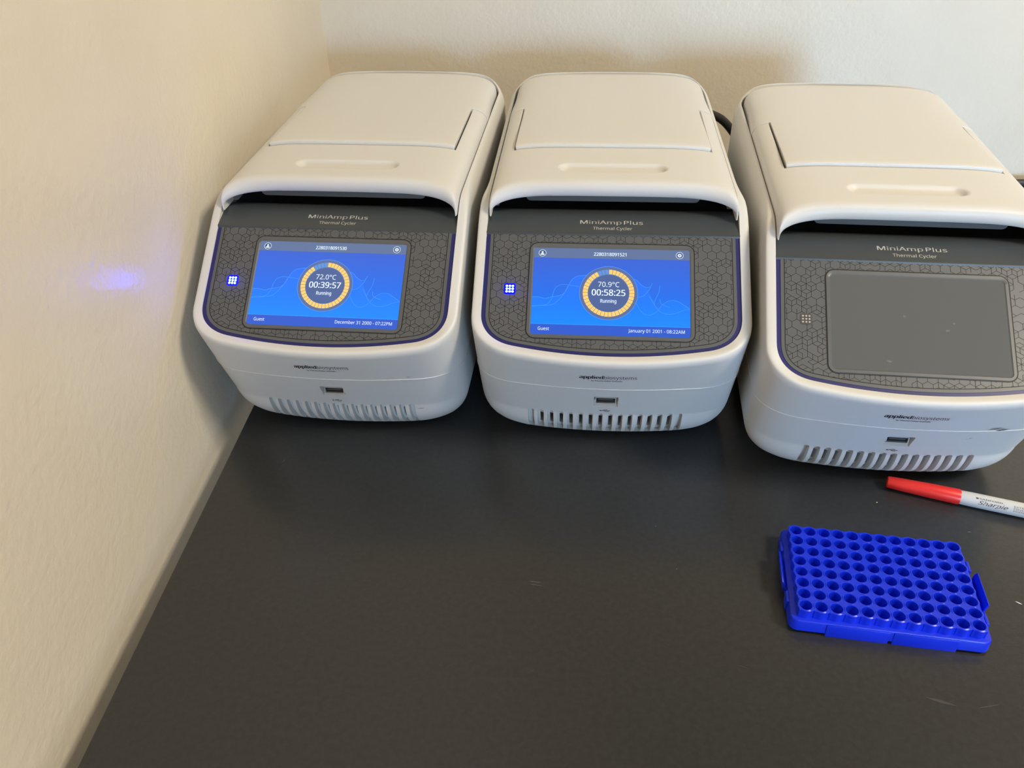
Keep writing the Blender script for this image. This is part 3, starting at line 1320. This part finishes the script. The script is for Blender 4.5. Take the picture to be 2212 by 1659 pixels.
# --- prints on the body
def front_text(name, body, x0, z0, width, height, mat, **kw):
    v, f = text2d(body, width, height, **kw)
    return mesh_from(name, [on_front(x0 + width / 2 + a_, z0 + b_) for a_, b_ in v], f, mat, False)


_bm = bmesh.new()
_bm.from_mesh(BAND)
BVH_BAND = BVHTree.FromBMesh(_bm)
_bm.free()


def band_pt(x, y, off=0.0001):
    h = BVH_BAND.ray_cast(Vector((x, y, 0.3)), Vector((0, 0, -1)))
    return h[0] + Vector((0, -0.4, 0.9)) * off


def band_text(name, body, cx, y0, width, height, mat, **kw):
    v, f = text2d(body, width, height, **kw)
    return mesh_from(name, [band_pt(cx + a_, y0 + b_ * 0.935) for a_, b_ in v], f, mat, False)


TXT_A = joined_a = None


def two_texts(name, defs, mat):
    parts = []
    for me in defs:
        parts.append(([v.co.copy() for v in me.vertices], [tuple(p.vertices) for p in me.polygons]))
    out = joinmesh(name, parts, mat)
    for me in defs:
        bpy.data.meshes.remove(me)
    return out


MODEL = two_texts('model_name_print', [band_text('a', 'MiniAmp', -0.0083, 0.0646, 0.0308, 0.0038, M['silver_ink'], bold=0.009),
                                       band_text('b', 'Plus', 0.0161, 0.0646, 0.0142, 0.0038, M['silver_ink'])], M['silver_ink'])
SUB = band_text('product_type_print', 'Thermal Cycler', 0.0005, 0.0588, 0.0292, 0.0030, M['silver_ink'])
LOGO = two_texts('maker_name_print', [front_text('a', 'applied', -0.0206, 0.0744, 0.0170, 0.0039, M['ink'], bold=0.022),
                                      front_text('b', 'biosystems', -0.0030, 0.0744, 0.0238, 0.0039, M['ink'], bold=-0.004)], M['ink'])
LOGO2 = front_text('maker_line_print', 'by Thermo Fisher Scientific', -0.0120, 0.0710, 0.0225, 0.0015, M['ink'], bold=0.012)


def usb_symbol():
    P = []
    cx, cz = 0.0, 0.0292
    s = 0.0040

    def seg(p, q, w):
        dx, dy = q[0] - p[0], q[1] - p[1]
        L = math.hypot(dx, dy)
        nx, ny = -dy / L * w, dx / L * w
        pts = [(p[0] + nx, p[1] + ny), (q[0] + nx, q[1] + ny), (q[0] - nx, q[1] - ny), (p[0] - nx, p[1] - ny)]
        P.append(([on_front(cx + a_ * s, cz + b_ * s) for a_, b_ in pts], [(0, 1, 2, 3)]))

    def disc(p, r, n_=10):
        P.append(([on_front(cx + (p[0] + r * math.cos(2 * math.pi * k / n_)) * s, cz + (p[1] + r * math.sin(2 * math.pi * k / n_)) * s) for k in range(n_)], [tuple(range(n_))]))
    seg((-0.9, 0), (0.8, 0), 0.06)
    seg((-0.5, 0), (-0.1, 0.32), 0.06)
    seg((-0.1, 0.32), (0.25, 0.32), 0.06)
    seg((-0.2, 0), (0.15, -0.32), 0.06)
    seg((0.15, -0.32), (0.5, -0.32), 0.06)
    disc((-0.9, 0), 0.17)
    disc((0.3, 0.32), 0.11)
    disc((0.55, -0.32), 0.11)
    P.append(([on_front(cx + a_ * s, cz + b_ * s) for a_, b_ in ((0.75, 0.15), (1.0, 0), (0.75, -0.15))], [(0, 1, 2)]))
    return joinmesh('port_symbol', P, M['ink'])


USBSYM = usb_symbol()


def usb_port():
    # rectangular metal shell with a tongue
    x, z0, z1, y0, y1, w = 0.0078, 0.0384, 0.0442, -0.0066, -0.0014, 0.0006
    v, f = [], []

    def bx(lo, hi):
        o_ = len(v)
        for zz in (lo[2], hi[2]):
            for xx, yy in ((lo[0], lo[1]), (hi[0], lo[1]), (hi[0], hi[1]), (lo[0], hi[1])):
                v.append((xx, yy, zz))
        for ff in [(0, 3, 2, 1), (4, 5, 6, 7), (0, 1, 5, 4), (1, 2, 6, 5), (2, 3, 7, 6), (3, 0, 4, 7)]:
            f.append(tuple(q + o_ for q in ff))
    bx((-x, y0, z0), (x, y1, z0 + w))
    bx((-x, y0, z1 - w), (x, y1, z1))
    bx((-x, y0, z0 + w), (-x + w, y1, z1 - w))
    bx((x - w, y0, z0 + w), (x, y1, z1 - w))
    return mesh_from('usb_shell', v, f, M['chrome'], False)


USB = usb_port()
USB_IN = box_mesh('usb_tongue', (-0.0056, -0.0062, 0.0414), (0.0056, -0.0050, 0.0424), M['scuff'], 0.0002)
USB_BACK = box_mesh('usb_cavity', (-0.0072, -0.0052, 0.0390), (0.0072, -0.0044, 0.0436), M['black'], 0.0002)


def seam_line():
    pts = []
    zs = 0.0600
    for i in range(8, NH):
        t = (zs - 0.022) / (ZW[i] - 0.022)
        p = body_pt(i, t)
        nx, ny = inward(W_out, i)
        pts.append(p - Vector((nx, ny, 0)) * 0.00005)
    full = pts + [Vector((-p.x, p.y, p.z)) for p in pts[-2::-1]]
    return tube_mesh('parting_line', full, 0.00042, M['white'], 6)


SEAM = seam_line()
FOOT = []
for sx in (-0.062, 0.062):
    for y in (0.060, 0.31):
        v = [(sx + 0.009 * math.cos(R(k * 22.5)), y + 0.009 * math.sin(R(k * 22.5)), z) for z in (-DEV_LIFT, -0.0100) for k in range(16)]
        f = [tuple(range(16))[::-1], tuple(range(16, 32))] + [(k, (k + 1) % 16, 16 + (k + 1) % 16, 16 + k) for k in range(16)]
        FOOT.append(mesh_from('foot', v, f, M['rubber'], True, 40))


def scuff_mesh(x, z, L, w, ang, seed):
    rnd = random.Random(seed)
    parts = []
    for q in range(6):
        cx = x + rnd.uniform(-0.35, 0.35) * L
        cz = z + rnd.uniform(-0.5, 0.5) * w
        ll = L * rnd.uniform(0.3, 0.7)
        ww = w * rnd.uniform(0.08, 0.22)
        a_ = R(ang + rnd.uniform(-8, 8))
        pts = []
        for (p, s_) in ((-0.5, 0), (-0.2, 0.5), (0.2, 0.5), (0.5, 0), (0.2, -0.5), (-0.2, -0.5)):
            dx, dz = p * ll, s_ * ww
            pts.append(on_front(cx + dx * math.cos(a_) - dz * math.sin(a_), cz + dx * math.sin(a_) + dz * math.cos(a_), 0.00018 + 0.00002 * q))
        parts.append((pts, [tuple(range(6))]))
    return joinmesh('scuff_mark', parts, M['scuff'])


def make_cycler(loc, rz, label, cfg):
    d = empty('thermal_cycler', (loc[0], loc[1], 0.0), rz)
    tag(d, label, 'lab instrument', 'thermal cyclers in a row on the lab table')
    body = obj('body', BODY, d)
    obj('parting_line', SEAM, body)
    obj('maker_name_print', LOGO, body)
    obj('maker_line_print', LOGO2, body)
    obj('port_symbol', USBSYM, body)
    u = obj('usb_port', USB, d, 'metal usb socket')
    obj('usb_tongue', USB_IN, u)
    obj('usb_cavity', USB_BACK, u)
    for f in FOOT:
        obj('foot', f, d)
    obj('front_lid', LID, d)
    obj('rear_cover', REAR, d)
    obj('latch_bar', LATCH, d)
    obj('chamber_wall', CHAMBER, d)
    bd = obj('front_band', BAND, d, 'dark grey band with printed model name')
    obj('model_name_print', MODEL, bd)
    obj('product_type_print', SUB, bd)
    obj('navy_gasket', GASKET, d, 'navy blue stripe around the control panel')
    p = obj('control_panel', PANEL, d, 'grey control panel with hexagon line print')
    obj('printed_pattern', PATTERN, p)
    obj('screen_bezel', BEZEL, p)
    if cfg:
        build_screen(d, cfg)
        w = obj('indicator_light', shared('ledb', lambda: led_base(M['led_blue'], 0.0043, 0.0003)), d, 'glowing blue indicator of nine dots')
        obj('indicator_dots', shared('ledd', lambda: led_dots(M['led_core'], 0.00085, 0.0009)), w)
    else:
        g = obj('touch_screen', glass_off(), d, 'dark grey switched-off touch screen')
        rnd = random.Random(11)
        for (u, v, r_) in ((0.42, 0.42, 0.0014), (0.70, 0.47, 0.0013), (0.66, 0.55, 0.0016), (0.32, 0.90, 0.0020)):
            cx, cy = scr(u, v)
            pts = [(cx + r_ * rnd.uniform(0.4, 1.0) * math.cos(k * 0.7), cy + r_ * rnd.uniform(0.3, 0.8) * math.sin(k * 0.7)) for k in range(9)]
            obj('smudge', flat('smudge', pts, 0.00022, M['smudge']), g)
        w = obj('indicator_light', led_base(M['led_base_off'], 0.0040, 0.0003), d, 'unlit indicator of nine grey dots')
        obj('indicator_dots', led_dots(M['dot_off'], 0.00085, 0.0002), w)
    return d, body


D1, B1 = make_cycler((-0.178755, 0.028938), -0.053969, 'white thermal cycler beside the left wall, its screen showing timer 00:39:57',
                     dict(unlit=4, temp='72.0\u00b0C', time='00:39:57', serial='2280318091530', date='December 31 2000 - 07:22PM', datew=0.375))
D2, B2 = make_cycler((0.026321, 0.020805), -0.033144, 'middle white thermal cycler, its blue screen showing timer 00:58:25',
                     dict(unlit=3, temp='70.9\u00b0C', time='00:58:25', serial='2280318091521', date='January 01 2001 - 08:22AM', datew=0.350))
D3, B3 = make_cycler((0.224940, -0.019287), -0.071380, 'white thermal cycler with switched-off dark screen behind the red-capped marker', None)
obj('scuff_mark', scuff_mesh(0.0600, 0.0625, 0.013, 0.005, 12, 1), B3)
obj('scuff_mark', scuff_mesh(0.0445, 0.0500, 0.004, 0.0012, 10, 2), B3)
obj('scuff_mark', scuff_mesh(0.0630, 0.0635, 0.003, 0.0008, 5, 4), B1)
obj('scuff_mark', scuff_mesh(0.0640, 0.0190, 0.008, 0.001, 8, 5), B1)

_done = set()
for _d in (D1, D2, D3):
    for _o in _d.children_recursive:
        if _o.data.name not in _done:
            _done.add(_o.data.name)
            _o.data.transform(Matrix.Scale(DEV_SCALE, 4) @ Matrix.Translation((0, 0, DEV_LIFT)))
            _o.data.update()

# ------------------------------------------------------------------ blue rack
rack = empty('tube_rack', (0.196239, -0.114683, 0.0), -0.118892)
tag(rack, 'blue plastic 96-well tube rack on the black table', 'tube rack')
ZD, ZF = 0.0175, 0.0108
PIT = 0.009


def build_deck():
    bm = bmesh.new()
    NSG = 48
    r_in, r_out, hx0 = 0.00375, 0.00485, 0.0040
    for col in range(12):
        for row in range(8):
            cx, cy = (col - 5.5) * PIT, (3.5 - row) * PIT
            nb = dict(r=col < 11, l=col > 0, u=row > 0, d=row < 7)
            rin, rout, lipv, w1, w2 = [], [], [], [], []
            bt = []
            for k in range(NSG):
                a_ = 2 * math.pi * k / NSG
                c, s = math.cos(a_), math.sin(a_)
                hx = PIT / 2 if (nb['r'] if c > 0 else nb['l']) else hx0
                hy = PIT / 2 if (nb['u'] if s > 0 else nb['d']) else hx0
                rr = min(hx / abs(c) if abs(c) > 1e-9 else 9, hy / abs(s) if abs(s) > 1e-9 else 9)
                rr = max(rr, r_out)
                if (nb['r'] if c > 0 else nb['l']) and abs(c) > 1e-9:
                    rr = min(rr, PIT / 2 / abs(c))
                if (nb['u'] if s > 0 else nb['d']) and abs(s) > 1e-9:
                    rr = min(rr, PIT / 2 / abs(s))
                rout.append(bm.verts.new((cx + rr * c, cy + rr * s, ZD - 0.0004)))
                r2 = min(rr, r_in + 0.00035)
                lipv.append(bm.verts.new((cx + r2 * c, cy + r2 * s, ZD)))
                rin.append(bm.verts.new((cx + r_in * c, cy + r_in * s, ZD - 0.0001)))
                w1.append(bm.verts.new((cx + (r_in - 0.0004) * c, cy + (r_in - 0.0004) * s, ZD - 0.004)))
                w2.append(bm.verts.new((cx + 0.0016 * c, cy + 0.0016 * s, ZD - 0.0145)))
            bt = bm.verts.new((cx, cy, ZD - 0.0150))
            for k in range(NSG):
                j = (k + 1) % NSG
                for A, B_ in ((rout, lipv), (lipv, rin), (rin, w1), (w1, w2)):
                    bm.faces.new((A[k], A[j], B_[j], B_[k]))
                bm.faces.new((w2[k], w2[j], bt))
    bmesh.ops.remove_doubles(bm, verts=bm.verts, dist=2e-5)
    be = [e_ for e_ in bm.edges if len(e_.link_faces) == 1]
    ret = bmesh.ops.extrude_edge_only(bm, edges=be)
    for v in [g for g in ret['geom'] if isinstance(g, bmesh.types.BMVert)]:
        v.co.z = ZF - 0.0004
    bmesh.ops.recalc_face_normals(bm, faces=bm.faces)
    me = bpy.data.meshes.new('well_deck')
    bm.to_mesh(me)
    bm.free()
    finish(me, M['rack'], True, 40)
    return me


obj('well_deck', build_deck(), rack)


def build_tray():
    hx, hy = 0.0578, 0.0388
    prof = [(-0.0100, ZF - 0.0002), (-0.0012, ZF), (-0.0004, ZF - 0.0003), (0.0, ZF - 0.0010), (0.0004, 0.0024), (-0.0010, 0.0022), (-0.0012, ZF - 0.0014), (-0.0100, ZF - 0.0016)]
    verts, faces = [], []
    for off, z in prof:
        for (x, y) in rrect(-hx - off, hx + off, -hy - off, hy + off, max(0.0006, 0.0050 + off), 6):
            verts.append((x, y, z))
    n_ = len(verts) // len(prof)
    for k in range(len(prof) - 1):
        for i in range(n_):
            j = (i + 1) % n_
            faces.append((k * n_ + i, k * n_ + j, (k + 1) * n_ + j, (k + 1) * n_ + i))
    return mesh_from('skirted_tray', verts, faces, M['rack'], True, 35)


obj('skirted_tray', build_tray(), rack)
# skirt tabs that stand on the table (front one is split by a notch)
for (x0, x1) in ((-0.0365, 0.0000), (0.0023, 0.0390)):
    obj('front_tab', box_mesh('front_tab', (x0, -0.0396, 0.0), (x1, -0.0380, ZF - 0.0006), M['rack'], 0.0003), rack)
for (x0, x1) in ((-0.0390, 0.0390),):
    obj('back_tab', box_mesh('back_tab', (x0, 0.0380, 0.0), (x1, 0.0396, ZF - 0.0006), M['rack'], 0.0003), rack)


def clip(side):
    """hooked spring clip on the short side"""
    pr = [(0.0000, ZF - 0.0050), (0.0030, ZF - 0.0050), (0.0034, ZF + 0.0002), (0.0044, ZF + 0.0030), (0.0036, ZF + 0.0036), (0.0022, ZF + 0.0008), (0.0018, ZF - 0.0034), (0.0000, ZF - 0.0034)]
    y0, y1 = -0.0125, 0.0140
    n_ = len(pr)
    verts = [(side * (0.0572 + x), y, z) for y in (y0, y1) for x, z in pr]
    faces = [tuple(range(n_)), tuple(range(n_, 2 * n_))[::-1]] + [(k, (k + 1) % n_, n_ + (k + 1) % n_, n_ + k) for k in range(n_)]
    return bake(mesh_from('side_clip', verts, faces, M['rack'], True, 40), [bevel(0.0003, 1, 40)], M['rack'], 40)


obj('side_clip', clip(-1), rack)
obj('side_clip', clip(1), rack)
for sx in (-1, 1):
    for (y0, y1) in ((0.0175, 0.0260), (-0.0245, -0.0160)):
        a0, a1 = sorted((sx * 0.0572, sx * 0.0592))
        obj('side_lug', box_mesh('side_lug', (a0, y0, 0.0016), (a1, y1, ZF + 0.0002), M['rack'], 0.0005), rack)

# ------------------------------------------------------------------ marker pen
MK_A = -17.6
pen = empty('marker_pen', (0.2320, -0.0151, 0.0), R(MK_A))
tag(pen, 'marker pen with red cap and grey-white barrel in front of the cyclers', 'marker pen')


def lathe_x(name, prof, mat, n_=28, zc=0.0, ang=35):
    verts, faces = [], []
    for x, r in prof:
        for k in range(n_):
            a_ = 2 * math.pi * k / n_
            verts.append((x, r * math.cos(a_), zc + r * math.sin(a_)))
    for i in range(len(prof) - 1):
        for k in range(n_):
            j = (k + 1) % n_
            faces.append((i * n_ + k, i * n_ + j, (i + 1) * n_ + j, (i + 1) * n_ + k))
    faces.append(tuple(range(n_)))
    faces.append(tuple(range((len(prof) - 1) * n_, len(prof) * n_)))
    return mesh_from(name, verts, faces, mat, True, ang)


PZ = 0.0056
obj('cap', lathe_x('cap', [(0.0, 0.0034), (0.0003, 0.0040), (0.0012, 0.0043), (0.010, 0.0047), (0.030, 0.0053), (0.0480, 0.0056), (0.0487, 0.0054), (0.0489, 0.0050)], M['red'], zc=PZ), pen, 'red cap')
barrel = obj('barrel', lathe_x('barrel', [(0.0470, 0.0046), (0.0489, 0.0050), (0.056, 0.00515), (0.090, 0.00515), (0.125, 0.0050), (0.134, 0.0044), (0.1360, 0.0030)], M['barrel'], zc=PZ), pen, 'grey-white barrel with dark lettering')
RB = 0.00518


def pen_print(name, body, xs, ang, width, height, mat, **kw):
    v, f = text2d(body, width, height, **kw)
    out = []
    for a_, b_ in v:
        th = R(ang) - b_ / RB
        out.append(Vector((xs + width / 2 + a_, -(RB + 0.00006) * math.sin(th), PZ + (RB + 0.00006) * math.cos(th))))
    return mesh_from(name, out, f, mat, False)


obj('barrel_print', pen_print('barrel_print', 'SANFORD.', 0.0605, 37, 0.0155, 0.0011, M['ink'], bold=0.01), barrel)
obj('barrel_print', pen_print('barrel_print', 'Sharpie', 0.0600, 76, 0.0190, 0.0027, M['ink'], bold=0.004, shear=0.35), barrel)
for q, tx in enumerate(('EXTRA', 'FINE', 'POINT')):
    obj('barrel_print', pen_print('barrel_print', tx, 0.0825, 44 + 17 * q, (0.0082, 0.0062, 0.0082)[q], 0.0011, M['scuff']), barrel)
v_ = []
for (a_, b_) in ((0, 1.0), (0.25, 0.75), (0.5, 0.95), (0.75, 0.75), (1.0, 1.0), (1.0, 0.3), (0.5, 0.0), (0, 0.3)):
    th = R(37) - (b_ * 0.0012) / RB
    v_.append(Vector((0.0580 + a_ * 0.0019, -(RB + 0.00006) * math.sin(th), PZ + (RB + 0.00006) * math.cos(th))))
obj('barrel_emblem', mesh_from('barrel_emblem', v_, [tuple(range(8))], M['ink'], False), barrel)

# ------------------------------------------------------------------ power cords behind the cyclers
c1 = obj('power_cord', tube_mesh('power_cord', catmull([(0.075, 0.380, 0.050), (0.085, 0.415, 0.085), (0.120, 0.455, 0.118), (0.170, 0.490, 0.104), (0.205, 0.505, 0.066), (0.24, 0.515, 0.020), (0.28, 0.525, 0.006), (0.33, 0.52, 0.0052)], 8), 0.0048, M['cable'], 14, True))
tag(c1, 'black power cord seen between the middle and the switched-off cycler', 'power cord')
c2 = obj('power_cord', tube_mesh('power_cord', catmull([(0.28, 0.360, 0.045), (0.30, 0.40, 0.03), (0.36, 0.47, 0.0052), (0.46, 0.525, 0.0052), (0.60, 0.533, 0.0052), (0.80, 0.530, 0.0052), (1.0, 0.525, 0.0052)], 10), 0.0050, M['cable'], 14, True))
tag(c2, 'black power cord along the back wall at the right picture edge', 'power cord')

# ------------------------------------------------------------------ lint on the table
for (x, y, L, w, a_) in [(0.2832, -0.1200, 0.0040, 0.0007, -35), (0.2213, -0.0316, 0.0012, 0.0010, 10)]:
    pts = streak(0, 0, L, w, a_, 6)
    me = mesh_from('lint', [(p[0], p[1], 0.0) for p in pts] + [(p[0], p[1], 0.0004) for p in pts],
                   [tuple(range(len(pts)))[::-1], tuple(range(len(pts), 2 * len(pts)))] + [(k, (k + 1) % len(pts), len(pts) + (k + 1) % len(pts), len(pts) + k) for k in range(len(pts))], M['lint'], False)
    o = obj('lint', me)
    o.location = (x, y, 0.0001)
    tag(o, 'thin white sliver lying right of the blue rack' if L > 0.002 else 'tiny white speck on the table below the red marker cap', 'lint')
